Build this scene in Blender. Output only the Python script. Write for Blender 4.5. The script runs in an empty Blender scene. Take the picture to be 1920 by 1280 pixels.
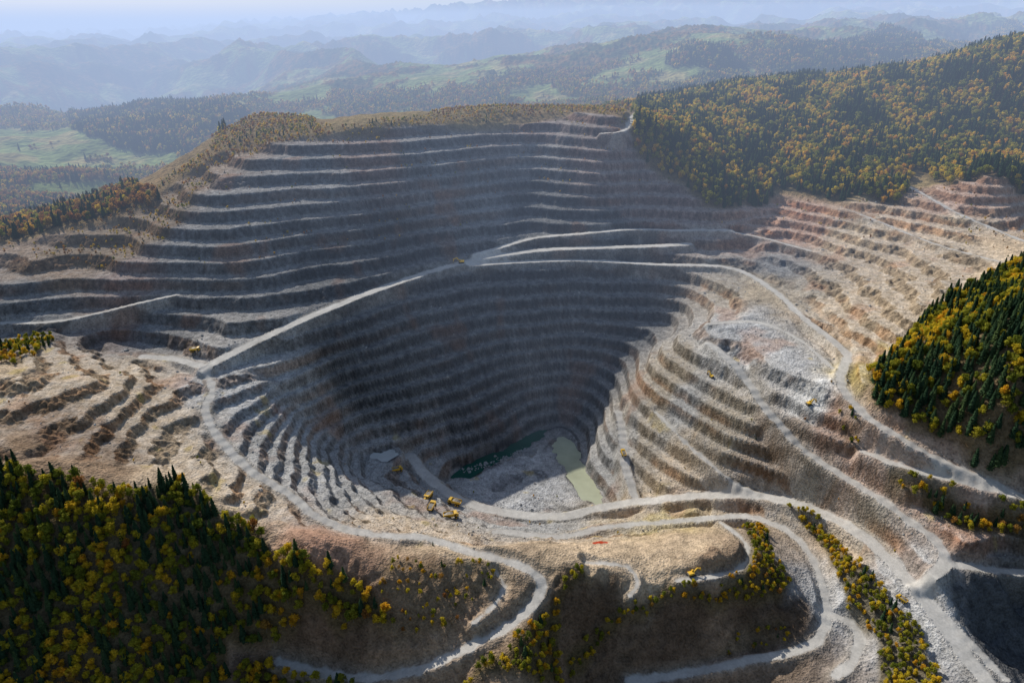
import bpy, math, random, time, bmesh
import numpy as np
from mathutils import Vector, Matrix
T0=time.time()
rng=np.random.default_rng(7); random.seed(7)
CAMH=480.0; PITCH=math.radians(24.4); FP=1280.0
sp,cp=math.sin(PITCH),math.cos(PITCH)
def ray(u,v):
    a=u-960.0; b=640.0-v
    return np.array([a, sp*b+cp*FP, -sp*FP+cp*b])
def Z(u,v,z):
    d=ray(u,v); t=(z-CAMH)/d[2]; return (d[0]*t,d[1]*t,z)
def Y(u,v,y):
    d=ray(u,v); t=y/d[1]; return (d[0]*t,y,CAMH+d[2]*t)
# ---------------------------------------------------------------- survey
zs=[(870,895,0),(930,860,0),(1000,830,-1),(1060,805,-1),(1090,850,2),(1000,900,2),(1080,900,1),(1110,940,4),(930,930,4),(1000,945,5),
(1000,968,14),(1130,957,20),(850,950,20),(740,860,38),(780,900,26),(800,850,24),(800,790,55),(850,840,20),(900,800,35),(900,740,62),(1000,770,24),(1000,710,58),(1060,750,30),(1080,700,62),(1000,650,97),(620,580,180),(800,510,188),(500,635,168),(400,685,155),
(560,605,175),(690,550,183),(560,760,110),(690,850,40),(620,800,78),(560,700,138),(1000,487,190),(900,492,190),(1130,487,190),(1200,487,190),(1250,550,156),(1250,600,129),
(480,760,130),(560,850,95),(640,920,70),(700,960,62),(780,930,36),(780,980,58),(860,1000,60),(600,975,95),(480,890,115),(420,830,127),(385,760,140),
(200,720,172),(300,800,142),(330,700,152),(250,850,147),(80,800,168),(0,750,178),(60,690,184),(100,640,176),(0,660,180),(200,632,160),(0,615,172),(300,660,157),
(0,560,200),(0,520,213),(200,560,195),(200,480,226),(0,480,225),(100,430,240),(250,400,258),(330,320,290),(430,240,332),(500,216,350),(560,225,345),(640,250,342),(800,232,348),
(950,215,355),(1080,210,358),(1130,240,345),(1190,215,350),(1000,440,212),(1000,350,264),(1000,280,310),(700,450,228),(700,380,265),(700,300,312),(700,250,342),(850,400,242),(850,320,292),
(400,600,180),(400,500,222),(400,420,260),(400,350,292),(400,320,300),(550,520,205),(550,400,262),(550,320,304),
(1200,440,212),(1200,400,235),(1200,330,280),(1180,255,335),(1330,380,250),(1330,440,215),(1330,497,190),(1300,620,163),(1200,720,98),(1140,780,50),(1250,800,84),
(1380,560,178),(1400,640,167),(1340,600,167),(1450,700,160),(1520,740,160),(1560,640,175),(1580,720,168),(1700,830,150),(1800,880,140),(1900,930,130),(1450,545,183),(1380,505,189),(1500,590,180),
(1460,365,255),(1600,380,262),(1750,345,284),(1900,380,275),(1900,470,250),(1700,450,237),(1500,450,215),(1550,520,200),(1650,600,202),(1750,550,225),(1850,490,242),(1680,640,196),(1620,720,180),
(1800,650,222),(1900,560,245),(1900,750,205),(1750,780,170),(1900,860,158),(1700,900,128),(1800,950,118),(1900,1000,108),(1850,1050,100),(1770,1040,97),(1700,980,100),(1600,910,104),(1530,870,111),(1450,800,122),(1420,740,142),
(1450,890,86),(1330,930,50),(1350,850,88),(1300,700,135),(1450,935,64),(1560,970,72),(1650,1030,76),(1720,1090,80),(1760,1160,72),(1850,1270,60),(1880,1140,56),(1900,1085,94),(1820,1075,90),(1860,1190,44),(1910,1260,50),(1220,860,55),(1270,880,60),
(1200,945,28),(1200,985,46),(1100,990,42),(1300,970,52),(1440,970,60),(1500,1010,58),(1540,1080,52),(1550,1140,45),(1530,1200,38),(1600,1180,40),(1570,1260,30),(1600,1060,68),(1650,1150,60),(1720,1250,52),
(1300,1030,72),(1200,1060,70),(1130,1040,70),(1380,995,68),(1400,1080,68),(1300,1090,69),(1300,1180,34),(1400,1170,34),(1250,1250,20),(1450,1240,24),(1085,1190,40),(1150,1150,46),(1060,1270,20),(1000,1200,62),(930,1270,50),(1085,1085,80),(1160,1105,68),
(880,1030,90),(960,1050,86),(1015,1090,78),(1000,1140,70),(930,1190,58),(800,1250,42),(700,1270,32),(800,1080,85),(880,1120,72),(780,1150,68),(700,1100,86),(650,1180,56),(550,1225,30),(450,1200,38),(600,1270,22),(750,1030,90),(930,1005,55),
(0,900,160),(200,920,145),(400,960,120),(550,1020,108),(0,1050,122),(0,1200,84),(200,1100,100),(200,1250,58),(400,1100,78),(400,1250,34),(550,1120,78),(-200,1000,132),(-250,700,195),(-250,560,205),(2150,900,170),(2150,1200,60),(2150,550,262),(960,1600,5),(400,1600,20),(1500,1600,20)]
ys=[(1500,150,1500),(1300,190,1400),(1400,280,1150),(1600,260,1150),(1860,100,1350),(1780,150,1300),(1960,85,1300),(1900,250,1120),(1650,150,1550),(1900,340,900),(1210,200,1350),(1500,340,1040),(1680,200,1250),
(1330,103,2300),(1240,130,2300),(1420,140,2200),(1600,97,2500),(1740,110,2500),(2200,150,1500),(2200,80,2500),(1960,110,2600),
(50,400,1250),(100,340,1500),(100,270,1900),(250,300,1750),(300,225,2050),(30,215,2600),(400,215,2100),(550,205,2300),(700,192,2300),(900,182,2200),(1050,178,2200),(-200,300,1600),(-300,180,2700),
(700,130,4000),(900,115,4500),(1100,103,3800),(200,165,3500),(0,135,4500),(400,125,5000),(1500,90,4000),(1800,88,4200),(2200,60,5000),(-300,110,6000),
(0,88,12000),(400,80,10000),(800,46,12000),(1200,26,11000),(1500,20,11000),(1800,26,10000),(2300,30,12000),(-400,90,12000),
(200,82,28000),(900,40,28000),(1500,25,28000),(2300,30,28000),(-500,82,28000)]
P=[Z(*q) for q in zs]+[Y(*q) for q in ys]+[(0,1500,300),(-300,1480,240),(250,1650,320),(-700,1250,190)]
P=np.array(P)
cx=P[:,:2]/1000.0
def kern(r2): return 0.5*r2*np.log(r2+1e-12)
n=len(P)
r2=((cx[:,None]-cx[None])**2).sum(-1)
K=kern(r2)+np.eye(n)*1.5e-4
A=np.zeros((n+3,n+3)); A[:n,:n]=K; A[:n,n]=1; A[:n,n+1:]=cx; A[n,:n]=1; A[n+1:,:n]=cx.T
sol=np.linalg.solve(A,np.concatenate([P[:,2],[0,0,0]]))
W=sol[:n].astype(np.float64); C=sol[n:]
def H(x,y):
    x=np.asarray(x,float).ravel()/1000; y=np.asarray(y,float).ravel()/1000
    out=C[0]+C[1]*x+C[2]*y
    for s in range(0,len(x),40000):
        e=slice(s,s+40000)
        d=(x[e,None]-cx[None,:,0])**2+(y[e,None]-cx[None,:,1])**2
        out[e]+=kern(d)@W
    return out
def hits(pts):
    pts=np.array(pts,float); a=pts[:,0]-960; b=640-pts[:,1]
    D=np.stack([a,sp*b+cp*FP,-sp*FP+cp*b],1); D/=D[:,1:2]
    ts=np.geomspace(240,9000,420)
    X=D[:,0:1]*ts; Yy=D[:,1:2]*ts; Zz=CAMH+D[:,2:3]*ts
    g=(Zz-H(X,Yy).reshape(X.shape))
    res=[]
    for i in range(len(pts)):
        neg=np.where(g[i]<0)[0]
        k=neg[0] if len(neg) else len(ts)-1
        k=max(k,1); f=g[i,k-1]/(g[i,k-1]-g[i,k]+1e-9); f=min(max(f,0),1)
        t=ts[k-1]+(ts[k]-ts[k-1])*f
        res.append((D[i,0]*t,t))
    return np.array(res)
# ---------------------------------------------------------------- noise
def _h(ix,iy,s):
    h=(ix*374761393+iy*668265263+s*1442695041)&0xffffffff
    h=((h^(h>>13))*1274126177)&0xffffffff
    return ((h^(h>>16))&0xffff)/65536.0
def noise(x,y,wl,s=0):
    x=x/wl;y=y/wl
    ix=np.floor(x).astype(np.int64);iy=np.floor(y).astype(np.int64);fx=x-ix;fy=y-iy
    def g(i,j):
        a=_h(ix+i,iy+j,s)*6.28318
        return np.cos(a)*(fx-i)+np.sin(a)*(fy-j)
    ux=fx*fx*fx*(fx*(fx*6-15)+10);uy=fy*fy*fy*(fy*(fy*6-15)+10)
    a=g(0,0)*(1-ux)+g(1,0)*ux;b=g(0,1)*(1-ux)+g(1,1)*ux
    return (a*(1-uy)+b*uy)*1.5
def fbm(x,y,wl,o=4,s=0,gain=.5):
    r=0;a=1
    for i in range(o):
        r=r+a*noise(x,y,wl/2**i,s+i*17);a*=gain
    return r
def sst(a,b,x):
    t=np.clip((x-a)/(b-a),0,1);return t*t*(3-2*t)
def inpoly(x,y,poly):
    m=np.zeros(x.shape,bool)
    bb=(x>=poly[:,0].min())&(x<=poly[:,0].max())&(y>=poly[:,1].min())&(y<=poly[:,1].max())
    xs=x[bb];yy=y[bb];r=np.zeros(xs.shape,bool)
    for i in range(len(poly)):
        x1,y1=poly[i];x2,y2=poly[i-1]
        if y1==y2: continue
        c=((y1>yy)!=(y2>yy))&(xs<(x2-x1)*(yy-y1)/(y2-y1)+x1)
        r^=c
    m[bb]=r;return m
# ---------------------------------------------------------------- grid
NA=1300
th=np.radians(np.linspace(-54,54,NA))
rr=list(np.arange(230,1480,1.4)); d=1.4
while rr[-1]<30000:
    d*=1.0125; rr.append(rr[-1]+d)
rr=np.array(rr);NR=len(rr);NNEAR=int(np.searchsorted(rr,1900))
R,TH=np.meshgrid(rr,th,indexing='ij')
X=R*np.sin(TH);Yg=R*np.cos(TH)
ci_=np.unique(np.r_[np.arange(0,NR,3),NR-1]);cj_=np.unique(np.r_[np.arange(0,NA,3),NA-1])
Bc=H(X[np.ix_(ci_,cj_)],Yg[np.ix_(ci_,cj_)]).reshape(len(ci_),len(cj_))
def up(Bc):
    t1=np.stack([np.interp(rr,rr[ci_],Bc[:,j]) for j in range(Bc.shape[1])],1)
    ii=np.clip(np.searchsorted(cj_,np.arange(NA),side='right')-1,0,len(cj_)-2)
    f=(np.arange(NA)-cj_[ii])/(cj_[ii+1]-cj_[ii])
    return t1[:,ii]*(1-f)+t1[:,ii+1]*f
B0=up(Bc)
print('grid',X.shape,'t',time.time()-T0)
gr=np.gradient(Bc,rr[ci_],axis=0);gt=np.gradient(Bc,th[cj_],axis=1)/rr[ci_][:,None]
slope=up(np.sqrt(gr**2+gt**2))
def blur(m,k):
    for ax in (0,1):
        c=np.cumsum(np.pad(m,[(k+1,k) if a==ax else (0,0) for a in (0,1)],mode='edge'),axis=ax,dtype=np.float64)
        m=(c[2*k+1:]-c[:-2*k-1])/(2*k+1) if ax==0 else (c[:,2*k+1:]-c[:,:-2*k-1])/(2*k+1)
    return m
wx=X+fbm(X,Yg,60,3,5)*9;wy=Yg+fbm(X,Yg,60,3,9)*9
mine=np.array([(-100,480),(100,440),(250,400),(330,340),(430,280),(640,252),(800,234),(1080,212),(1180,245),(1280,350),(1330,385),(1460,365),(1600,380),(1750,347),(1990,370),(1990,480),(1850,500),(1740,590),(1640,690),(1620,750),(1760,820),(1990,900),(1990,1050),(1770,1040),(1700,1110),(1560,1000),(1440,985),(1300,985),(1100,1010),(900,1020),(700,1010),(560,990),(430,950),(330,880),(200,860),(-100,900)])
fine=np.array([(-100,640),(110,632),(330,665),(400,685),(450,690),(560,760),(690,850),(780,900),(860,960),(1000,985),(880,1020),(600,1000),(430,950),(330,900),(150,890),(-100,900)])
fineR=np.array([(1400,400),(1480,370),(1990,350),(1990,500),(1850,500),(1740,590),(1640,690),(1600,640),(1520,560),(1440,500)])
F={}
F['spr1']=[(-100,885),(100,890),(200,925),(330,905),(400,960),(470,975),(560,1030),(650,1080),(720,1120),(740,1160),(640,1165),(560,1150),(530,1200),(430,1215),(440,1300),(-100,1450)]
F['yel2']=[(440,1310),(470,1250),(560,1230),(630,1262),(690,1300)]
F['spr3']=[(1850,520),(1990,480),(1990,905),(1880,870),(1780,810),(1640,750),(1620,720),(1680,650),(1730,600),(1800,550)]
F['mix4']=[(1180,245),(1205,190),(1300,150),(1400,140),(1550,150),(1690,125),(1780,100),(2100,60),(2100,370),(1900,352),(1790,345),(1720,320),(1700,345),(1695,385),(1560,370),(1450,350),(1430,385),(1330,385),(1280,350),(1230,330),(1190,280)]
F['yel5']=[(1460,958),(1510,972),(1580,1030),(1640,1080),(1680,1140),(1730,1200),(1790,1300),(1650,1300),(1640,1220),(1610,1150),(1565,1080),(1515,1010)]
F['yel6']=[(1390,980),(1430,985),(1450,1040),(1480,1080),(1450,1130),(1380,1130),(1300,1120),(1220,1135),(1130,1200),(1070,1275),(1055,1230),(1150,1150),(1230,1108),(1350,1100),(1400,1075),(1412,1020)]
F['yel7']=[(870,1300),(950,1222),(1010,1160),(1095,1068),(1118,1075),(1060,1130),(1045,1200),(1060,1300)]
F['loo8']=[(740,1040),(850,1060),(940,1060),(930,1110),(880,1160),(840,1200),(730,1200),(720,1130),(700,1080)]
F['loo9']=[(0,645),(90,628),(110,640),(40,680),(-60,700)]
F['spr10']=[(1680,868),(1800,918),(1930,955),(1930,1015),(1830,985),(1700,915)]
F['loo11']=[(1570,765),(1600,765),(1630,810),(1600,830),(1570,800)]
F['loo12']=[(330,330),(400,270),(440,230),(500,205),(600,230),(640,245),(560,262),(480,280),(400,310)]
F['loo14']=[(640,245),(800,215),(950,200),(1080,193),(1170,205),(1170,235),(1080,212),(950,220),(800,238),(650,258)]
F['loo15']=[(60,480),(150,420),(250,380),(330,320),(400,300),(400,330),(330,420),(230,490)]
F['mix13']=[(-80,370),(180,370),(250,350),(300,370),(150,420),(-80,470)]
F['spr16']=[(130,218),(300,203),(470,212),(420,250),(330,290),(200,272),(140,252)]
F['mix17']=[(-60,310),(150,320),(230,345),(100,352),(-60,350)]
F['spr18']=[(1240,113),(1290,97),(1350,97),(1400,130),(1350,137),(1260,132)]
F['spr19']=[(1440,128),(1550,93),(1700,93),(1740,120),(1650,140),(1540,150),(1450,140)]
F['loo20']=[(1360,1185),(1480,1170),(1500,1210),(1330,1235)]
names=list(F);allp=sum([F[k] for k in names],[])
hp=hits(allp);i=0;FP_={}
for k in names: FP_[k]=hp[i:i+len(F[k])];i+=len(F[k])
minep=hits(mine)
print('hits',time.time()-T0)
M=blur(inpoly(X,Yg,minep).astype(np.float32),5)
MF=blur(inpoly(X,Yg,hits(fine)).astype(np.float32),6);MR=blur(inpoly(X,Yg,hits(fineR)).astype(np.float32),8)
forest=np.zeros(X.shape,np.float32)
for k in names:
    forest=np.maximum(forest,inpoly(wx,wy,FP_[k])*(0.35 if k[:3]=='loo' else 1.0))
forest=blur(forest,2)
# ---------------------------------------------------------------- relief
dist=R
B1=B0.copy()
farA=sst(1900,5000,dist)
side=sst(-.5,.35,TH)
rid=1-np.abs(fbm(X,Yg,2600,5,40)*1.25)
B1+=farA*((rid-0.60)*(400+430*sst(6000,11000,dist)*(.30+.70*side))+fbm(X,Yg,600,4,60)*55)
B1+=sst(1300,1800,dist)*fbm(X,Yg,260,4,70)*14
nat=(1-M)*(1-sst(1700,3000,dist))
B1+=nat*(fbm(X,Yg,70,4,80)*3.5)
stp=nat*sst(.35,.6,slope)*(1-forest*.6)
B1+=stp*(-np.abs(noise(X,Yg,14,82))*4.5+noise(X,Yg,5,83)*.9)
def terr(base,BH,a_):
    q=base/BH;k=np.floor(q);f=q-k
    face=sst(a_,a_+.06,f)*(1-sst(.97,1.0,f))
    return BH*(k+np.where(f<a_,.12*f/a_,.12+.88*np.clip((f-a_)/(1-a_),0,1))),face
hh=B1+fbm(X,Yg,110,3,90)*6.5+fbm(X,Yg,16,2,95)*1.0
z1,f1=terr(hh,15.0,.68)
z2,f2=terr(B1+fbm(X,Yg,60,3,190)*3+fbm(X,Yg,15,2,195)*1.9,8.8,.58)
z3,f3=terr(B1+fbm(X,Yg,60,3,190)*4+fbm(X,Yg,14,2,195)*2.0,10.5,.60)
zt=z1*(1-MF)*(1-MR)+z2*MF+z3*MR
face=f1*(1-MF)*(1-MR)+f2*MF+f3*MR
w=M*np.maximum(sst(.12,.28,slope),MF*sst(.07,.16,slope))
face=face*w
Zg=B1*(1-w)+zt*w
rough=M*(1-w)
Zg+=rough*fbm(X,Yg,22,4,110)*1.1
Zg+=face*(np.abs(noise(X,Yg,8,120))*3.0-1.0+noise(X,Yg,3.5,121)*1.1)
Zg+=w*(1-face)*(np.maximum(noise(X,Yg,9,130),0)*.6+np.maximum(noise(X,Yg,4,131),0)*.4)
# ---------------------------------------------------------------- roads
roads=[([(385,694),(450,655),(540,610),(620,575),(700,546),(800,512),(880,490),(1000,470),(1130,462),(1290,455)],13),
([(890,480),(1000,447),(1100,437),(1190,430),(1290,432),(1370,430)],9),
([(880,497),(1000,489),(1130,487),(1300,497),(1380,503),(1450,545),(1500,590),(1560,640),(1590,665),(1575,715),(1620,775),(1700,830),(1800,880),(1930,940)],9),
([(385,694),(398,730),(385,770),(410,820),(470,880),(540,930),(600,975),(700,1000),(800,1015),(880,1030),(960,1048),(1012,1080),(1012,1115),(960,1165),(900,1205),(830,1240),(760,1262),(680,1275),(600,1262),(520,1240)],8),
([(270,668),(330,672),(385,690)],11),
([(770,845),(790,885),(830,920),(880,945),(960,963),(1050,968),(1130,955),(1220,938),(1330,930),(1450,937),(1550,968),(1640,1022),(1710,1085),(1755,1150),(1800,1220),(1860,1300)],12.5),
([(930,1000),(1050,1000),(1150,990),(1300,972),(1400,968),(1460,980),(1500,1010),(1530,1060),(1548,1110),(1552,1150),(1535,1195),(1480,1225),(1400,1245),(1280,1262),(1180,1280)],7.5),
([(1548,1150),(1580,1158),(1608,1175),(1612,1205),(1598,1240),(1565,1275)],7.5),
([(1330,640),(1400,700),(1420,735),(1440,780),(1500,840),(1560,885),(1640,930),(1710,970),(1760,1005),(1778,1045),(1745,1085),(1720,1098)],9),
([(1770,1050),(1830,1045),(1930,1085)],8),
([(1160,765),(1168,820),(1170,870),(1190,932)],9),
([(1570,270),(1640,310),(1700,350),(1780,390),(1860,430),(1990,475)],5.5),
([(1620,850),(1700,868),(1800,905),(1910,940)],7),
([(1200,205),(1175,240),(1130,252)],8),
([(930,1060),(945,1090),(925,1140),(890,1180)],3.5),
([(1100,1045),(1175,1060),(1195,1095),(1180,1125)],4),
([(1370,430),(1440,450),(1520,470)],5),
([(0,605),(100,603),(200,585),(330,545)],6),
([(1590,390),(1680,430),(1790,470),(1880,490)],4),
([(1230,770),(1290,830),(1360,900),(1420,925)],5),
([(1270,1090),(1340,1085),(1395,1055),(1400,1015),(1350,985)],4),
([(1560,970),(1650,1040),(1740,1110),(1800,1190),(1880,1280)],6),
([(1330,610),(1420,600),(1500,640),(1560,690)],5)]
ap=sum([r[0] for r in roads],[]);hpr=hits(ap);i=0
roadm=np.zeros(X.shape,np.float32);road_core=np.zeros(X.shape,np.float32)
num=np.zeros(X.shape);den=np.zeros(X.shape)+1e-9
for pts,wd in roads:
    p=hpr[i:i+len(pts)];i+=len(pts)
    q_=np.vstack([2*p[0]-p[1],p,2*p[-1]-p[-2]]);c=[]
    for j in range(1,len(q_)-2):
        L=np.linalg.norm(q_[j+1]-q_[j]);m=max(2,int(L/9))
        for t in np.linspace(0,1,m,endpoint=False):
            a,b,cc,dd=q_[j-1],q_[j],q_[j+1],q_[j+2]
            c.append(.5*(2*b+(cc-a)*t+(2*a-5*b+4*cc-dd)*t*t+(3*b-a-3*cc+dd)*t**3))
    c.append(p[-1]);c=np.array(c)
    z=H(c[:,0],c[:,1]);zp=np.pad(z,6,mode='edge');z=np.convolve(zp,np.ones(13)/13,'valid')
    hw=wd/2;mg=hw+14
    for j in range(len(c)-1):
        x1,y1=c[j];x2,y2=c[j+1]
        ra=math.hypot(min(x1,x2,key=abs) if x1*x2>0 else 0,min(y1,y2))-mg;rb=max(math.hypot(x1,y1),math.hypot(x2,y2))+mg
        i0,i1=np.searchsorted(rr,[ra,rb]); aa=[math.atan2(x1,y1),math.atan2(x2,y2)];da=mg/max(ra,50)
        j0,j1=np.searchsorted(th,[min(aa)-da,max(aa)+da])
        if i1<=i0 or j1<=j0: continue
        s=(slice(i0,i1),slice(j0,j1))
        xx=X[s];yy=Yg[s];dx,dy=x2-x1,y2-y1;L2=dx*dx+dy*dy+1e-6
        t=np.clip(((xx-x1)*dx+(yy-y1)*dy)/L2,0,1)
        dd=np.hypot(xx-x1-t*dx,yy-y1-t*dy)
        ww=1-sst(hw,hw+7,dd)
        wgt=(ww**3+1e-9*(ww>0))*np.exp(-dd/4)
        num[s]+=wgt*(z[j]+(z[j+1]-z[j])*t);den[s]+=wgt
        roadm[s]=np.maximum(roadm[s],ww)
        ed=dd+noise(xx,yy,13,201)*2.0+noise(xx,yy,4,202)*.8
        road_core[s]=np.maximum(road_core[s],1-sst(hw-1.2,hw+1.2,ed))
zr=num/den
Zg=np.where(roadm>0.001,Zg*(1-roadm)+zr*roadm,Zg)
bermm=np.clip(1-np.abs(roadm-.93)*16,0,1)*(1-road_core)
Zg+=bermm*1.1*(.6+noise(X,Yg,6,205))
# dirt mound on the lower plateau
mc=hits([(1330,1045)])[0]
Zg+=7*np.exp(-((X-mc[0])/15)**2-((Yg-mc[1])/11)**2)*(1+.5*noise(X,Yg,9,209))*(1-roadm)
print('roads',time.time()-T0)
# ---------------------------------------------------------------- ponds
pondsuv={'olive':[(1038,845),(1050,836),(1072,833),(1088,842),(1088,862),(1108,880),(1130,905),(1124,932),(1095,940),(1082,925),(1076,905),(1058,890),(1042,872)],
'dark':[(845,893),(890,850),(940,828),(985,806),(1016,800),(1028,815),(985,845),(935,868),(885,897)],
'pale':[(695,838),(715,846),(735,830),(750,850),(722,866),(698,858)]}
ponds={k:hits(v) for k,v in pondsuv.items()}
pz={'olive':1.0,'dark':1.0,'pale':38.0}
for k,pp in ponds.items():
    c=pp.mean(0);rad=np.max(np.linalg.norm(pp-c,axis=1))*1.35
    near=1-sst(rad*.8,rad,np.hypot(X-c[0],Yg-c[1]))
    Zg=Zg*(1-near)+np.maximum(Zg,pz[k]+.5)*near
wet=np.zeros(X.shape)
for k,pp in ponds.items():
    raw=inpoly(X+fbm(X,Yg,18,3,301)*6,Yg+fbm(X,Yg,18,3,303)*6,pp).astype(np.float32)
    pm=np.clip(blur(raw,1)*1.6,0,1);wet=np.maximum(wet,np.clip(blur(raw,5)*1.5,0,1))
    Zg=Zg*(1-pm)+(pz[k]-1.2)*pm
# ---------------------------------------------------------------- colours
pal={'gw':(.205,.208,.212),'gi':(.092,.099,.108),'tan':(.56,.43,.29),'lt':(.45,.445,.435),'br':(.29,.20,.13),'rd':(.47,.28,.19),'ro':(.26,.185,.16),'gr':(.20,.16,.08),'fl':(.36,.355,.34),'sc':(.40,.33,.24),'wt':(.62,.61,.58),'ye':(.58,.45,.18),'db':(.125,.085,.056),'dk':(.085,.088,.092)}  # gw, gi: wall greys tinted blue to carry the skylit shade
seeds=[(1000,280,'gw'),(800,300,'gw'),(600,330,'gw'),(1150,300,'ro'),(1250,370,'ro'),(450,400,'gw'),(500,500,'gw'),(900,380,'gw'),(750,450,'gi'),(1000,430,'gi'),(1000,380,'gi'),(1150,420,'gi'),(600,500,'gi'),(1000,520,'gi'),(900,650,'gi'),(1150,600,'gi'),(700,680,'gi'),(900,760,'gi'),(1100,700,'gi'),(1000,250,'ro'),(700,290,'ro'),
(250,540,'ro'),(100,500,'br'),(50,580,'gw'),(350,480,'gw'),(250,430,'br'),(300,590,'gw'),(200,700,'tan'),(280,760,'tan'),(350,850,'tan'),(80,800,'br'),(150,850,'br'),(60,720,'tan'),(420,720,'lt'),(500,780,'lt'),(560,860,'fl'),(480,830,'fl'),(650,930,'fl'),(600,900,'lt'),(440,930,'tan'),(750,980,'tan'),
(740,880,'fl'),(800,930,'fl'),(1000,900,'lt'),(950,930,'lt'),(1000,985,'fl'),(1200,960,'tan'),(1230,970,'ye'),(1300,1030,'tan'),(1200,1060,'tan'),(1100,1040,'tan'),(1330,1050,'br'),(850,1030,'tan'),(800,1080,'br'),(850,1130,'br'),(600,1040,'rd'),(650,1180,'db'),(560,1170,'db'),(760,1180,'br'),
(1150,850,'fl'),(1220,800,'sc'),(1250,700,'sc'),(1280,760,'fl'),(1300,850,'tan'),(1350,780,'sc'),(1400,650,'lt'),(1380,620,'lt'),(1480,680,'lt'),(1520,740,'wt'),(1500,560,'sc'),(1450,500,'gw'),(1420,530,'sc'),(1600,560,'tan'),(1700,500,'tan'),(1500,430,'rd'),(1600,430,'tan'),(1800,420,'tan'),(1800,380,'rd'),(1850,460,'tan'),(1650,620,'tan'),(1620,700,'ye'),(1440,400,'rd'),
(1450,850,'br'),(1550,900,'br'),(1600,850,'rd'),(1700,900,'rd'),(1550,800,'rd'),(1800,980,'rd'),(1500,920,'sc'),(1650,980,'sc'),(1600,1000,'tan'),(1700,1060,'lt'),(1880,1110,'dk'),(1830,1130,'dk'),(1850,1200,'dk'),(1910,1200,'dk'),(1750,1150,'lt'),(1400,1160,'db'),(1300,1150,'db'),(1480,1160,'db'),(1250,1200,'db'),(1140,1120,'db'),(1110,1170,'db'),(1350,1210,'br'),(1540,1120,'lt'),  # db: brown slopes facing off the sun, their shade put into the colour
(1000,205,'gr'),(500,230,'br'),(400,290,'br'),(330,350,'br')]
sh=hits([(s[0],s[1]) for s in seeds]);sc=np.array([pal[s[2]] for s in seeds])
NN=NNEAR+1
Xs=wx[:NN]+fbm(X[:NN],Yg[:NN],25,3,33)*8;Ys=wy[:NN]+fbm(X[:NN],Yg[:NN],25,3,37)*8
col=np.zeros((NN,NA,3));wsum=np.zeros((NN,NA))
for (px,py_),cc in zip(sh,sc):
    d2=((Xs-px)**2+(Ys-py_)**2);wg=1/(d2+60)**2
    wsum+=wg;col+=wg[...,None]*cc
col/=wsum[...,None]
Xn,Yn,Zn=X[:NN],Yg[:NN],Zg[:NN]
v1=fbm(Xn,Yn,45,4,401);v2=fbm(Xn,Yn,9,3,405)
col*=(1+.18*v1+.18*v2)[...,None]
lum=col.mean(-1)
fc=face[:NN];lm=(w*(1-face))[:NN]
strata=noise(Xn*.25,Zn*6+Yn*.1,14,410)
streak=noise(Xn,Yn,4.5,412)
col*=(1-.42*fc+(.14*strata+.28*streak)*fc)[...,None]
och=(sst(.05,.5,noise(Xn*.3,Zn*3+.2*Yn,60,440)+.4*noise(Xn,Yn,20,441))*fc*.45)[...,None]
col=col*(1-och)+col*np.array((1.45,1.0,.72))*och
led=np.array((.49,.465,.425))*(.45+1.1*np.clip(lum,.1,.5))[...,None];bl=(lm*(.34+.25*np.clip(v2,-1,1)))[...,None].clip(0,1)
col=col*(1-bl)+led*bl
st=sst(.35,.8,fbm(Xn,Yn,60,3,421))*.4*M[:NN]
col=col*(1-st[...,None])+np.array((.42,.22,.13))*(.3+1.6*lum[...,None]).clip(0,1)*st[...,None]
ys_=sst(.6,.9,fbm(Xn,Yn,30,3,431))*.5*M[:NN]*(Zn<190)*(Yn<690)
col=col*(1-ys_[...,None])+np.array((.50,.38,.13))*ys_[...,None]
outside=(1-M[:NN])*sst(900,1150,dist[:NN])
def landcol(X_,Y_,D_):
    a=fbm(X_,Y_,420,4,501);b=fbm(X_,Y_,130,3,511);c=fbm(X_,Y_,40,3,521)
    val=np.exp(-((X_+1150)/800)**2-((Y_-1950)/800)**2)*.62
    fo=sst(-.32,-.16,a+.35*b-.05+.25*c-val)
    mead=np.array((.18,.22,.075))*(1+.25*b[...,None]);dry=np.array((.28,.24,.10))
    k_=sst(-.1,.5,b)[...,None];mead=mead*(1-k_)+dry*k_
    g=np.array((.050,.065,.028));o=np.array((.17,.10,.035));k2=sst(-.25,.5,c+.6*fbm(X_,Y_,260,2,531))[...,None]
    fcol=g*(1-k2)+o*k2
    return mead*(1-fo[...,None])+fcol*fo[...,None],fo
lc,fo=landcol(Xn,Yn,None)
scr=np.array((.27,.19,.10))*(1+.35*v2[...,None]);sk_=((1-sst(1300,1500,dist[:NN]))*.85)[...,None]
lc=lc*(1-sk_)+scr*sk_
col=col*(1-outside[...,None])+lc*outside[...,None]
fm=forest[:NN,:,None]
col=col*(1-fm*.8)+np.array((.11,.085,.038))*fm*.8
wt_=wet[:NN,:,None];col=col*(1-.4*wt_)
rc=road_core[:NN,:,None]
tr=(1+.08*noise(Xn,Yn,5,601)+.12*noise(Xn,Yn,22,603)+.08*v1)[...,None]
col=col*(1-rc*.9)+np.array((.53,.505,.46))*tr*rc*.9
shd=(roadm[:NN]*(1-road_core[:NN])*.35)[...,None]
col=col*(1-shd)+np.array((.39,.355,.30))*shd
red=hits([(1125,1019)])[0];rm=(1-sst(.6,1.0,np.hypot((Xn-red[0])/9,(Yn-red[1])/3.5)+.3*noise(Xn,Yn,3,9)))[...,None]
col=col*(1-rm)+np.array((.42,.05,.02))*rm
col=np.clip(col,.01,.8)
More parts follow.
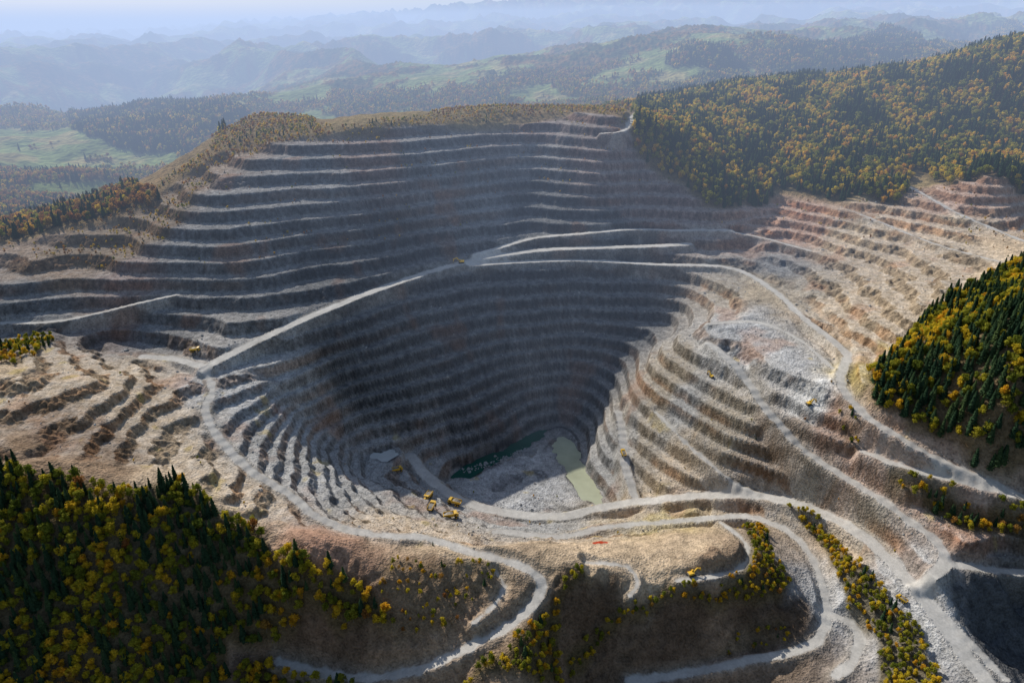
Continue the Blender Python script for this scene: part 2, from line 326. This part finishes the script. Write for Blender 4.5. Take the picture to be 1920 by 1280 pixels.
# ---------------------------------------------------------------- mesh builder
def mesh_from_grid(name,r0,r1,cols,mat,facemask=None):
    nr=r1-r0
    co=np.stack([X[r0:r1],Yg[r0:r1],Zg[r0:r1]],-1).reshape(-1,3)
    ii,jj=np.meshgrid(np.arange(nr-1),np.arange(NA-1),indexing='ij')
    b=(ii*NA+jj)
    q=np.stack([b,b+NA,b+NA+1,b+1],-1)[...,::-1]
    q=q[facemask] if facemask is not None else q.reshape(-1,4)
    q=q.reshape(-1,4)
    used=np.unique(q);mp=np.full(len(co),-1,np.int64);mp[used]=np.arange(len(used))
    co=co[used];q=mp[q];cl=cols.reshape(-1,3)[used]
    me=bpy.data.meshes.new(name)
    me.vertices.add(len(co));me.vertices.foreach_set('co',co.astype(np.float32).ravel())
    me.loops.add(q.size);me.loops.foreach_set('vertex_index',q.astype(np.int32).ravel())
    me.polygons.add(len(q));me.polygons.foreach_set('loop_start',np.arange(0,q.size,4,dtype=np.int32))
    me.polygons.foreach_set('use_smooth',np.ones(len(q),bool))
    at=me.color_attributes.new('Col','FLOAT_COLOR','POINT')
    at.data.foreach_set('color',np.concatenate([cl,np.ones((len(cl),1))],1).astype(np.float32).ravel())
    me.update(calc_edges=True);me.materials.append(mat)
    ob=bpy.data.objects.new(name,me);bpy.context.scene.collection.objects.link(ob);return ob
def newmat(name):
    m=bpy.data.materials.new(name);m.use_nodes=True;nt=m.node_tree;nt.nodes.clear();return m,nt
def N(nt,t,**kw):
    n=nt.nodes.new(t)
    for k,v in kw.items():
        if k in n.inputs: n.inputs[k].default_value=v
        else: setattr(n,k,v)
    return n
def ground_mat(name,s1,s2,bump,amt,ampl,det=3.0):
    m,nt=newmat(name);L=nt.links.new
    out=N(nt,'ShaderNodeOutputMaterial');bs=N(nt,'ShaderNodeBsdfDiffuse')
    at=N(nt,'ShaderNodeAttribute',attribute_name='Col');tc=N(nt,'ShaderNodeNewGeometry')
    n1=N(nt,'ShaderNodeTexNoise',Scale=s1,Detail=det,Roughness=.6);n2=N(nt,'ShaderNodeTexNoise',Scale=s2,Detail=1.5,Roughness=.6)
    L(tc.outputs['Position'],n1.inputs['Vector']);L(tc.outputs['Position'],n2.inputs['Vector'])
    add=N(nt,'ShaderNodeMath',operation='ADD');L(n1.outputs['Fac'],add.inputs[0]);L(n2.outputs['Fac'],add.inputs[1])
    mr=N(nt,'ShaderNodeMapRange');mr.inputs['From Min'].default_value=.7;mr.inputs['From Max'].default_value=1.3
    mr.inputs['To Min'].default_value=1-ampl;mr.inputs['To Max'].default_value=1+ampl
    L(add.outputs[0],mr.inputs['Value'])
    mu=N(nt,'ShaderNodeVectorMath',operation='SCALE');L(at.outputs['Color'],mu.inputs[0]);L(mr.outputs[0],mu.inputs['Scale'])
    L(mu.outputs[0],bs.inputs['Color'])
    bp=N(nt,'ShaderNodeBump',Strength=bump,Distance=amt);L(add.outputs[0],bp.inputs['Height']);L(bp.outputs[0],bs.inputs['Normal'])
    L(bs.outputs[0],out.inputs[0]);return m
mt=ground_mat('mine_rock',.16,.55,1.0,1.5,.42)
mroad=ground_mat('road_gravel',.12,.5,.5,.3,.13)
mfar=ground_mat('hill_vegetation',.012,.05,1.0,11.0,.4,2.0)
rf=(road_core[:NN-1,:-1]>.5)
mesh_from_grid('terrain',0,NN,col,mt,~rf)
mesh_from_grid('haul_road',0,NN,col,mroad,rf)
lcf,fof=landcol(X[NNEAR:],Yg[NNEAR:],None)
f2_=forest[NNEAR:,:,None];lcf=lcf*(1-f2_)+np.array((.05,.06,.028))*f2_
Zg[NNEAR+1:]+=(fof*np.abs(noise(X[NNEAR:],Yg[NNEAR:],18,700))*14*(1-sst(4000,6500,R[NNEAR:])))[1:]
mesh_from_grid('hills',NNEAR,NR,lcf,mfar)
print('meshes',time.time()-T0)
def ground(x,y):
    x=np.atleast_1d(x);y=np.atleast_1d(y)
    r=np.hypot(x,y);t=np.arctan2(x,y)
    i=np.clip(np.searchsorted(rr,r)-1,0,NR-2);j=np.clip(np.searchsorted(th,t)-1,0,NA-2)
    fr=(r-rr[i])/(rr[i+1]-rr[i]);ft=(t-th[j])/(th[1]-th[0])
    return (Zg[i,j]*(1-fr)*(1-ft)+Zg[i+1,j]*fr*(1-ft)+Zg[i,j+1]*(1-fr)*ft+Zg[i+1,j+1]*fr*ft),i,j
def water(name,pp,z,colr):
    c=pp.mean(0);q=c+(pp-c)*1.18
    me=bpy.data.meshes.new(name);me.from_pydata([(a,b,z) for a,b in q],[],[list(range(len(q)))])
    m,nt=newmat(name);o=N(nt,'ShaderNodeOutputMaterial');b=N(nt,'ShaderNodeBsdfPrincipled',Roughness=.12)
    nz=N(nt,'ShaderNodeTexNoise',Scale=.05,Detail=3.0);g=N(nt,'ShaderNodeNewGeometry');nt.links.new(g.outputs['Position'],nz.inputs['Vector'])
    mr=N(nt,'ShaderNodeMapRange');mr.inputs['To Min'].default_value=.7;mr.inputs['To Max'].default_value=1.25
    mu=N(nt,'ShaderNodeVectorMath',operation='SCALE');mu.inputs[0].default_value=colr
    nt.links.new(nz.outputs['Fac'],mr.inputs['Value']);nt.links.new(mr.outputs[0],mu.inputs['Scale']);nt.links.new(mu.outputs[0],b.inputs['Base Color'])
    nt.links.new(b.outputs[0],o.inputs[0]);me.materials.append(m)
    ob=bpy.data.objects.new(name,me);bpy.context.scene.collection.objects.link(ob)
water('pond_water',ponds['olive'],1.05,(.47,.48,.33))
water('pit_lake_water',ponds['dark'],1.0,(.015,.085,.06))
water('puddle_water',ponds['pale'],38.0,(.6,.6,.56))
# ---------------------------------------------------------------- trees
def leafmat(name,stops,trans=.25):
    m,nt=newmat(name);L=nt.links.new
    o=N(nt,'ShaderNodeOutputMaterial');oi=N(nt,'ShaderNodeObjectInfo');cr=N(nt,'ShaderNodeValToRGB')
    e=cr.color_ramp.elements
    stops=sorted(stops)
    while len(e)<len(stops): e.new(.5)
    for i_,(p,c) in enumerate(stops): e[i_].position=p
    for i_,(p,c) in enumerate(stops): e[i_].color=(*c,1)
    L(oi.outputs['Random'],cr.inputs[0])
    at=N(nt,'ShaderNodeAttribute',attribute_name='tint')
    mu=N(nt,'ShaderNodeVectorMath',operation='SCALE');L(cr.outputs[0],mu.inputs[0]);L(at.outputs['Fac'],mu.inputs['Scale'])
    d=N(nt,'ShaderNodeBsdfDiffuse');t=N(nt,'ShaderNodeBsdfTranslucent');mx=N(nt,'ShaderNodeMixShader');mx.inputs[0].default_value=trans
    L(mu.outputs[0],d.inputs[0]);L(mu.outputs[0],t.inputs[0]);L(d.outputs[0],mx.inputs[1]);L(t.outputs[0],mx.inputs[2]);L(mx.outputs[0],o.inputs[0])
    return m
def plain(name,c,r=.6,metal=0):
    m,nt=newmat(name);o=N(nt,'ShaderNodeOutputMaterial');b=N(nt,'ShaderNodeBsdfPrincipled',Roughness=r,Metallic=metal)
    nz=N(nt,'ShaderNodeTexNoise',Scale=1.5,Detail=4.0);mr=N(nt,'ShaderNodeMapRange');mr.inputs['To Min'].default_value=.7;mr.inputs['To Max'].default_value=1.25
    mu=N(nt,'ShaderNodeVectorMath',operation='SCALE');mu.inputs[0].default_value=c
    nt.links.new(nz.outputs['Fac'],mr.inputs['Value']);nt.links.new(mr.outputs[0],mu.inputs['Scale']);nt.links.new(mu.outputs[0],b.inputs['Base Color'])
    nt.links.new(b.outputs[0],o.inputs[0]);return m
bark=plain('bark',(.14,.11,.08),.9)
m_sp=leafmat('spruce_needles',[(0,(.035,.070,.038)),(.6,(.050,.090,.042)),(1,(.085,.125,.045))],.3)
m_gr=leafmat('leaves_green',[(0,(.22,.26,.04)),(.5,(.38,.38,.05)),(1,(.56,.49,.055))],.58)
m_ye=leafmat('leaves_yellow',[(0,(.66,.56,.05)),(.6,(.85,.63,.055)),(1,(.85,.50,.045))],.58)
m_or=leafmat('leaves_rust',[(0,(.36,.15,.05)),(.5,(.48,.25,.06)),(1,(.52,.32,.07))],.45)
def quads(cen,nrm,size,r):
    nrm=nrm/np.linalg.norm(nrm,axis=1,keepdims=True)
    a=np.cross(nrm,r.normal(size=nrm.shape));a/=np.linalg.norm(a,axis=1,keepdims=True);b=np.cross(nrm,a)
    s=size[:,None]
    v=np.stack([cen-a*s-b*s*.7,cen+a*s*.8-b*s,cen+a*s+b*s*.8,cen-a*s*.7+b*s],1)
    return v.reshape(-1,3)
def tree(name,kind,mat,seed,nq):
    r=np.random.default_rng(seed)
    V=[];Fc=[];mi=[];tint=[]
    def tube(p0,p1,r0,r1,n_=5):
        p0=np.array(p0,float);p1=np.array(p1,float);d=p1-p0;d/=np.linalg.norm(d);a=np.cross(d,[.3,.9,.1]);a/=np.linalg.norm(a);b=np.cross(d,a)
        base=len(V)
        for p,rad in((p0,r0),(p1,r1)):
            for i in range(n_):
                an=i*2*math.pi/n_;V.append(tuple(p+rad*(a*math.cos(an)+b*math.sin(an))));tint.append(1)
        for i in range(n_):
            Fc.append((base+i,base+(i+1)%n_,base+n_+(i+1)%n_,base+n_+i));mi.append(0)
    if kind=='con':
        tube((0,0,-.05),(0,0,.97),.02,.003)
        f=r.uniform(0,1,nq)**.8*.93+.05;an=r.uniform(0,6.283,nq)
        whorl=.85+.15*np.sin(f*70)
        lob=1+.22*np.sin(an*5+f*40)
        Rm=(.19*(1.02-f)**.85)*whorl*lob
        rad=Rm*np.sqrt(r.uniform(.15,1,nq))
        cen=np.stack([rad*np.cos(an),rad*np.sin(an),f-.25*rad],1)
        nrm=np.stack([np.cos(an)*.7,np.sin(an)*.7,np.ones(nq)*.9],1)+r.normal(size=(nq,3))*.35
        size=(.022+.022*(1-f))*r.uniform(.7,1.3,nq)
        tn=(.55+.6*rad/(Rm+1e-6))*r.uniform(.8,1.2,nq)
    else:
        tube((0,0,-.05),(.01,0,.5),.022,.012)
        blobs=[]
        for i in range(9):
            an=r.uniform(0,6.28);rd=r.uniform(.05,.19);hz=r.uniform(.35,.85)
            rd*=1.15-abs(hz-.5)*1.3
            blobs.append((rd*math.cos(an),rd*math.sin(an),hz,r.uniform(.10,.17)))
        blobs.append((0,0,.55,.2));blobs.append((0,0,.82,.13))
        for b_ in blobs[:6]: tube((.005,0,.3),(b_[0],b_[1],b_[2]),.010,.004,4)
        bi=r.integers(0,len(blobs),nq);bb=np.array(blobs)[bi]
        d=r.normal(size=(nq,3));d/=np.linalg.norm(d,axis=1,keepdims=True)
        rad=bb[:,3]*r.uniform(.5,1.05,nq)
        cen=bb[:,:3]+d*rad[:,None]*np.array([1,1,1.1])
        nrm=d+r.normal(size=(nq,3))*.45+np.array([0,0,.25]);size=.028*r.uniform(.6,1.4,nq)
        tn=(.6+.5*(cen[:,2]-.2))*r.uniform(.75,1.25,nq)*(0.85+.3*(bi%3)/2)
    q=quads(cen,nrm,size,r);base=len(V)
    V=np.vstack([np.array(V),q]);tint=np.concatenate([tint,np.repeat(tn,4)])
    Fc+= [(base+4*i,base+4*i+1,base+4*i+2,base+4*i+3) for i in range(nq)];mi+=[1]*nq
    me=bpy.data.meshes.new(name);me.from_pydata(V.tolist(),[],Fc);me.materials.append(bark);me.materials.append(mat)
    me.polygons.foreach_set('material_index',mi)
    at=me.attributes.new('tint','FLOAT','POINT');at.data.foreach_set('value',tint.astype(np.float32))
    return bpy.data.objects.new(name,me)
pc=bpy.data.collections.new('tree_kinds')
spec=[('a_spruce','con',m_sp,1,600),('b_spruce','con',m_sp,2,600),('c_spruce','con',m_sp,3,600),
('d_green','dec',m_gr,4,560),('e_green','dec',m_gr,5,560),('f_yellow','dec',m_ye,6,560),('g_yellow','dec',m_ye,7,560),('h_rust','dec',m_or,8,450),('i_rust','dec',m_or,9,450)]
for s in spec: pc.objects.link(tree(*s))
PT=[];SC=[];IX=[];RT=[]
def scatter(poly,spacing,mix,hrange,keep=1.0,cond=None,mixn=.6):
    x0,y0=poly.min(0);x1,y1=poly.max(0)
    gx,gy=np.meshgrid(np.arange(x0,x1,spacing),np.arange(y0,y1,spacing));gx=gx.ravel();gy=gy.ravel()
    gx=gx+rng.uniform(-.55,.55,len(gx))*spacing;gy=gy+rng.uniform(-.55,.55,len(gx))*spacing
    wx_=gx+fbm(gx,gy,60,3,5)*9;wy_=gy+fbm(gx,gy,60,3,9)*9
    m=inpoly(wx_,wy_,poly)&(rng.uniform(size=len(gx))<keep)
    gx=gx[m];gy=gy[m]
    if len(gx)==0:return
    z,i,j=ground(gx,gy)
    ok=(road_core[i,j]<.05)&(roadm[i,j]<.9)
    if cond is not None: ok&=cond(gx,gy,z,i,j)
    gx,gy,z=gx[ok],gy[ok],z[ok]
    nn=noise(gx,gy,70,811)+.6*noise(gx,gy,25,813)+rng.normal(size=len(gx))*mixn
    cum=np.cumsum(mix)/sum(mix)
    u=np.argsort(np.argsort(nn))/len(nn)
    kind=np.minimum(np.searchsorted(cum,np.clip(u,0,.999)),3)
    rnd=rng.integers(0,6,len(gx))
    idx=np.choose(kind,[rnd%3,3+rnd%2,5+rnd%2,7+rnd%2])
    h=rng.uniform(hrange[0],hrange[1],len(gx))*np.where(kind==0,1.1,.85)
    ws=h*np.where(kind==0,rng.uniform(.85,1.15,len(gx)),rng.uniform(.95,1.3,len(gx)))
    for a in range(len(gx)):
        PT.append((gx[a],gy[a],z[a]-.3));SC.append((ws[a],ws[a],h[a]));IX.append(idx[a]);RT.append(rng.uniform(0,6.28))
scatter(FP_['spr1'],5.2,(.36,.31,.32,.01),(9,17))
scatter(FP_['yel2'],5.0,(.05,.42,.52,.01),(10,15))
scatter(FP_['spr3'],5.4,(.55,.25,.195,.005),(13,19))
scatter(FP_['mix4'],7.2,(.36,.33,.30,.01),(13,20),mixn=.4)
scatter(FP_['yel5'],4.2,(.03,.45,.52,.0),(6,11))
scatter(FP_['yel6'],4.5,(.04,.44,.49,.03),(5,10))
scatter(FP_['yel7'],4.5,(.05,.45,.48,.02),(6,11))
scatter(FP_['loo8'],5,(.03,.27,.50,.20),(4,9),.55)
scatter(FP_['loo20'],5,(.03,.27,.50,.20),(4,8),.6)
scatter(FP_['loo9'],5,(.1,.4,.4,.1),(6,11),.7)
scatter(FP_['spr10'],5,(.3,.3,.3,.1),(7,13),.9)
scatter(FP_['loo11'],5,(.2,.4,.3,.1),(5,9),.7)
scatter(FP_['loo12'],6,(.02,.18,.45,.35),(4,9),.75)
scatter(FP_['loo14'],6.5,(.03,.15,.42,.40),(4,8),.7)
scatter(FP_['loo15'],7,(.03,.15,.40,.42),(3,7),.5)
scatter(FP_['mix13'],8,(.25,.2,.1,.45),(13,20))
scatter(FP_['spr16'],9,(.55,.2,.1,.15),(14,22))
scatter(FP_['mix17'],9,(.2,.2,.1,.5),(13,20))
scatter(FP_['spr18'],10,(.6,.2,.05,.15),(15,24))
scatter(FP_['spr19'],10,(.6,.2,.05,.15),(15,24))
scatter(minep,6,(.02,.18,.35,.45),(2.5,6),.15,lambda x,y,z,i,j:(z>225)&(face[i,j]<.1)&(y>640)&(noise(x,y,80,77)>-.05))
scatter(minep,6,(.05,.25,.4,.3),(2,4.5),.02,lambda x,y,z,i,j:(z<200)&(y<640)&(face[i,j]<.1))
mid=np.array([(-1400,1250),(1700,1250),(2300,2500),(-2300,2500)],float)
scatter(mid,12,(.14,.32,.26,.28),(10,17),.85,lambda x,y,z,i,j:(M[i,j]<.05)&(forest[i,j]<.2)&(landcol(x,y,None)[1]>.5))
print('trees',len(PT),time.time()-T0)
def instancer(name,coll,PT,SC,IX,RV):
    me=bpy.data.meshes.new(name);me.from_pydata(PT,[],[])
    a=me.attributes.new('scl','FLOAT_VECTOR','POINT');a.data.foreach_set('vector',np.array(SC,np.float32).ravel())
    a=me.attributes.new('idx','INT','POINT');a.data.foreach_set('value',np.array(IX,np.int32))
    a=me.attributes.new('rot','FLOAT_VECTOR','POINT');a.data.foreach_set('vector',np.array(RV,np.float32).ravel())
    ob=bpy.data.objects.new(name,me);bpy.context.scene.collection.objects.link(ob)
    ng=bpy.data.node_groups.new('place_'+name,'GeometryNodeTree')
    ng.interface.new_socket('Geometry',in_out='INPUT',socket_type='NodeSocketGeometry');ng.interface.new_socket('Geometry',in_out='OUTPUT',socket_type='NodeSocketGeometry')
    gi=ng.nodes.new('NodeGroupInput');go=ng.nodes.new('NodeGroupOutput')
    iop=ng.nodes.new('GeometryNodeInstanceOnPoints');ci=ng.nodes.new('GeometryNodeCollectionInfo')
    ci.inputs['Collection'].default_value=coll;ci.inputs['Separate Children'].default_value=True;ci.inputs['Reset Children'].default_value=True
    def na(nm,ty):
        n_=ng.nodes.new('GeometryNodeInputNamedAttribute');n_.data_type=ty;n_.inputs['Name'].default_value=nm;return n_
    L=ng.links.new
    L(gi.outputs[0],iop.inputs['Points']);L(ci.outputs[0],iop.inputs['Instance']);iop.inputs['Pick Instance'].default_value=True
    L(na('idx','INT').outputs['Attribute'],iop.inputs['Instance Index']);L(na('scl','FLOAT_VECTOR').outputs['Attribute'],iop.inputs['Scale'])
    L(na('rot','FLOAT_VECTOR').outputs['Attribute'],iop.inputs['Rotation']);L(iop.outputs[0],go.inputs[0])
    md=ob.modifiers.new('place','NODES');md.node_group=ng
rv=np.zeros((len(PT),3),np.float32);rv[:,2]=RT;rv[:,0]=rng.normal(size=len(PT))*.03
instancer('forest',pc,PT,SC,IX,rv)
# boulders
rc_=bpy.data.collections.new('boulder_kinds');mrk=plain('boulder_rock',(.32,.315,.30),.95)
for s in range(4):
    bm=bmesh.new();bmesh.ops.create_icosphere(bm,subdivisions=2,radius=1)
    r=np.random.default_rng(50+s)
    pl=[(Vector(r.normal(size=3)).normalized(),r.uniform(.5,.85)) for _ in range(9)]
    for v in bm.verts:
        for nrm,dd in pl:
            e=v.co.dot(nrm)-dd
            if e>0: v.co-=nrm*e
    me=bpy.data.meshes.new('boulder');bm.to_mesh(me);bm.free();me.materials.append(mrk)
    rc_.objects.link(bpy.data.objects.new('boulder_kind',me))
k=22000;gx=rng.uniform(-480,520,k);gy=rng.uniform(430,1000,k)
z,i_,j_=ground(gx,gy)
pr=.06+.5*(noise(gx,gy,30,901)>.3)
ok=(M[i_,j_]>.8)&(road_core[i_,j_]<.05)&(face[i_,j_]<.5)&(rng.uniform(size=k)<pr*.6)&(z>1.2)
gx,gy,z=gx[ok],gy[ok],z[ok];pts=[(a,b,c_) for a,b,c_ in zip(gx,gy,z)]
ridge=hits([(870,880),(940,868),(990,850),(1000,862)])
for a in range(len(ridge)-1):
    for _ in range(160):
        t=rng.uniform();p=ridge[a]*(1-t)+ridge[a+1]*t+rng.normal(size=2)*3
        pts.append((p[0],p[1],float(ground(p[0],p[1])[0][0])+.3))
nb=len(pts);s_=rng.uniform(.3,.8,nb)+rng.exponential(.3,nb);s_[-480:]*=1.6
instancer('boulders',rc_,pts,np.stack([s_,s_*rng.uniform(.7,1.2,nb),s_*rng.uniform(.6,1,nb)],1),rng.integers(0,4,nb),rng.uniform(0,6,(nb,3)))
# ---------------------------------------------------------------- vehicles
m_yel=plain('machine_yellow',(.80,.48,.04),.45);m_blk=plain('tyre_rubber',(.03,.03,.03),.85);m_gls=plain('cab_glass',(.03,.045,.055),.1);m_stl=plain('worn_steel',(.22,.19,.15),.6)
class MB:
    def __init__(s): s.bm=bmesh.new()
    def mark(s,fs,mi):
        for f in fs: f.material_index=mi
    def box(s,c,size,mi=0,rot=None,taper=None):
        r=bmesh.ops.create_cube(s.bm,size=1);vs=r['verts']
        for v in vs:
            if taper and v.co.z>0: v.co.x*=taper[0];v.co.y*=taper[1]
            v.co=Vector((v.co.x*size[0],v.co.y*size[1],v.co.z*size[2]))
            if rot is not None: v.co=rot@v.co
            v.co+=Vector(c)
        s.mark({f for v in vs for f in v.link_faces},mi)
    def poly(s,pts,y0,y1,mi=0):
        a=[s.bm.verts.new((x,y0,z)) for x,z in pts];b=[s.bm.verts.new((x,y1,z)) for x,z in pts]
        fs=[s.bm.faces.new(a),s.bm.faces.new(b[::-1])]
        for i in range(len(pts)): fs.append(s.bm.faces.new([a[i],b[i],b[(i+1)%len(pts)],a[(i+1)%len(pts)]]))
        s.mark(fs,mi)
    def wheel(s,c,r,wd,mi=1):
        m=Matrix.Translation(c)@Matrix.Rotation(math.pi/2,4,'X')
        q=bmesh.ops.create_cone(s.bm,cap_ends=True,segments=18,radius1=r,radius2=r,depth=wd,matrix=m);s.mark({f for v in q['verts'] for f in v.link_faces},mi)
        q=bmesh.ops.create_cone(s.bm,cap_ends=True,segments=12,radius1=r*.5,radius2=r*.4,depth=wd+.12,matrix=m);s.mark({f for v in q['verts'] for f in v.link_faces},0)
    def done(s,name,uv,head,sc=1):
        bmesh.ops.recalc_face_normals(s.bm,faces=s.bm.faces)
        me=bpy.data.meshes.new(name);s.bm.to_mesh(me);s.bm.free()
        for m in (m_yel,m_blk,m_gls,m_stl): me.materials.append(m)
        ob=bpy.data.objects.new(name,me);bpy.context.scene.collection.objects.link(ob)
        p=hits([uv])[0];g=float(ground(p[0],p[1])[0][0])
        ob.location=(p[0],p[1],g+.05);ob.rotation_euler=(0,0,math.radians(head));ob.scale=(sc,)*3
def dump_truck(uv,head,sc=1.4):
    b=MB()
    b.box((0,0,1.5),(8.6,1.5,.6),3)
    for x in (3.0,-1.6,-3.3):
        for y in (-1.55,1.55): b.wheel((x,y,.95),.95,.8)
    b.box((3.7,0,2.15),(1.9,2.9,.9),0)
    b.box((2.7,.55,3.1),(1.6,1.7,1.4),0,taper=(.85,.9));b.box((3.38,.55,3.2),(.25,1.45,.8),2);b.box((2.7,1.36,3.2),(1.1,.16,.75),2);b.box((2.7,-.27,3.2),(1.1,.1,.75),2)
    b.box((4.72,0,1.4),(.25,3.0,.7),3)
    b.poly([(-5.0,2.6),(-4.6,2.2),(1.2,1.9),(1.7,2.3),(1.7,2.5),(-4.9,2.9)],-1.7,1.7,0)
    b.poly([(-5.2,2.9),(1.7,2.3),(1.9,4.1),(-4.4,3.9)],-1.85,-1.65,0);b.poly([(-5.2,2.9),(1.7,2.3),(1.9,4.1),(-4.4,3.9)],1.65,1.85,0)
    b.poly([(1.5,2.2),(1.75,2.2),(2.0,4.1),(3.6,4.25),(3.6,4.4),(1.75,4.3)],-1.8,1.8,0)
    b.poly([(-4.6,2.85),(-2.5,3.7),(-.5,3.9),(1.3,3.5),(1.4,2.5)],-1.6,1.6,3)
    b.done('dump_truck',uv,head,sc)
def excavator(uv,head,sc=1.3):
    b=MB()
    for y in (-1.5,1.5):
        b.poly([(-2.5,.35),(-2.1,0.0),(2.1,0.0),(2.5,.35),(2.5,.75),(2.1,1.1),(-2.1,1.1),(-2.5,.75)],y-.38,y+.38,1)
    b.box((0,0,.8),(2.4,2.3,.6),3)
    b.box((-.6,0,1.95),(4.2,3.0,1.3),0,taper=(.97,.95));b.box((-2.5,0,1.85),(.9,2.9,1.2),3)
    b.box((1.2,1.0,2.6),(1.6,1.05,1.9),0,taper=(.85,.9));b.box((1.98,1.0,2.8),(.12,.85,1.2),2);b.box((1.2,1.54,2.85),(1.1,.1,1.0),2)
    b.poly([(1.2,1.9),(1.4,2.4),(3.6,5.2),(4.3,5.35),(7.0,4.1),(6.9,3.6),(4.4,4.55),(4.0,4.4),(2.1,1.8)],-.35,.35,0)
    b.poly([(6.5,4.5),(7.2,4.4),(7.7,1.5),(7.3,1.4),(6.6,3.4)],-.27,.27,0)
    b.poly([(7.9,1.9),(7.1,1.8),(6.4,.9),(6.6,.15),(7.5,.0),(7.9,.6)],-.75,.75,3)
    b.poly([(2.2,2.4),(2.4,2.2),(4.4,4.0),(4.2,4.2)],-.6,-.4,3);b.poly([(2.2,2.4),(2.4,2.2),(4.4,4.0),(4.2,4.2)],.4,.6,3)
    b.done('excavator',uv,head,sc)
dump_truck((852,944),160,1.6);dump_truck((846,966),10,1.6);dump_truck((803,932),250,1.5);dump_truck((810,953),75,1.5)
dump_truck((1168,858),95,1.2);dump_truck((365,650),10,1.2);dump_truck((745,878),20,1.3)
dump_truck((1690,1123),120,.9)
excavator((865,493),185,1.5);excavator((1335,698),110,1.0);excavator((1518,752),20,1.1);excavator((1120,945),200,1.5);excavator((1297,1072),20,1.2)
# ---------------------------------------------------------------- light
az=math.radians(-38);el=math.radians(37)
sd=Vector((math.sin(az)*math.cos(el),math.cos(az)*math.cos(el),math.sin(el)))
sl=bpy.data.lights.new('sun','SUN');sl.energy=5.0;sl.angle=math.radians(.5);sl.color=(1,.955,.88)
so=bpy.data.objects.new('sun',sl);so.rotation_euler=sd.to_track_quat('Z','Y').to_euler();bpy.context.scene.collection.objects.link(so)
wd=bpy.data.worlds.new('World');bpy.context.scene.world=wd;wd.use_nodes=True;nt=wd.node_tree
sk=nt.nodes.new('ShaderNodeTexSky');sk.sky_type='NISHITA';sk.sun_disc=False;sk.sun_elevation=el;sk.sun_rotation=az
nt.links.new(sk.outputs[0],nt.nodes['Background'].inputs[0]);nt.nodes['Background'].inputs[1].default_value=.10
# haze: homogeneous volume from mid-pit outward; own emission stands in for scattered light
bx=[(x,y,z) for x in(-30000,30000) for y in(700,31000) for z in(-400,720)]
me=bpy.data.meshes.new('atmosphere_haze');me.from_pydata(bx,[],[(0,1,3,2),(4,6,7,5),(0,4,5,1),(2,3,7,6),(0,2,6,4),(1,5,7,3)])
DEN=.00026
m,nt=newmat('haze_glow');o=N(nt,'ShaderNodeOutputMaterial')
va=N(nt,'ShaderNodeVolumeAbsorption',Density=DEN);va.inputs['Color'].default_value=(0,0,0,1)
ve=N(nt,'ShaderNodeEmission',Strength=DEN);ve.inputs['Color'].default_value=(.54,.68,.97,1)
ad=N(nt,'ShaderNodeAddShader');nt.links.new(va.outputs[0],ad.inputs[0]);nt.links.new(ve.outputs[0],ad.inputs[1])
nt.links.new(ad.outputs[0],o.inputs['Volume']);me.materials.append(m)
bpy.context.scene.collection.objects.link(bpy.data.objects.new('atmosphere_haze',me))
cd=bpy.data.cameras.new('camera');cd.lens=24;cd.sensor_width=36;cd.clip_start=1;cd.clip_end=90000
co=bpy.data.objects.new('camera',cd);co.location=(0,0,CAMH);co.rotation_euler=(math.pi/2-PITCH,0,0)
bpy.context.scene.collection.objects.link(co);bpy.context.scene.camera=co
vs_=bpy.context.scene.view_settings;vs_.view_transform='Standard';vs_.look='None';vs_.exposure=0
print('done',time.time()-T0)
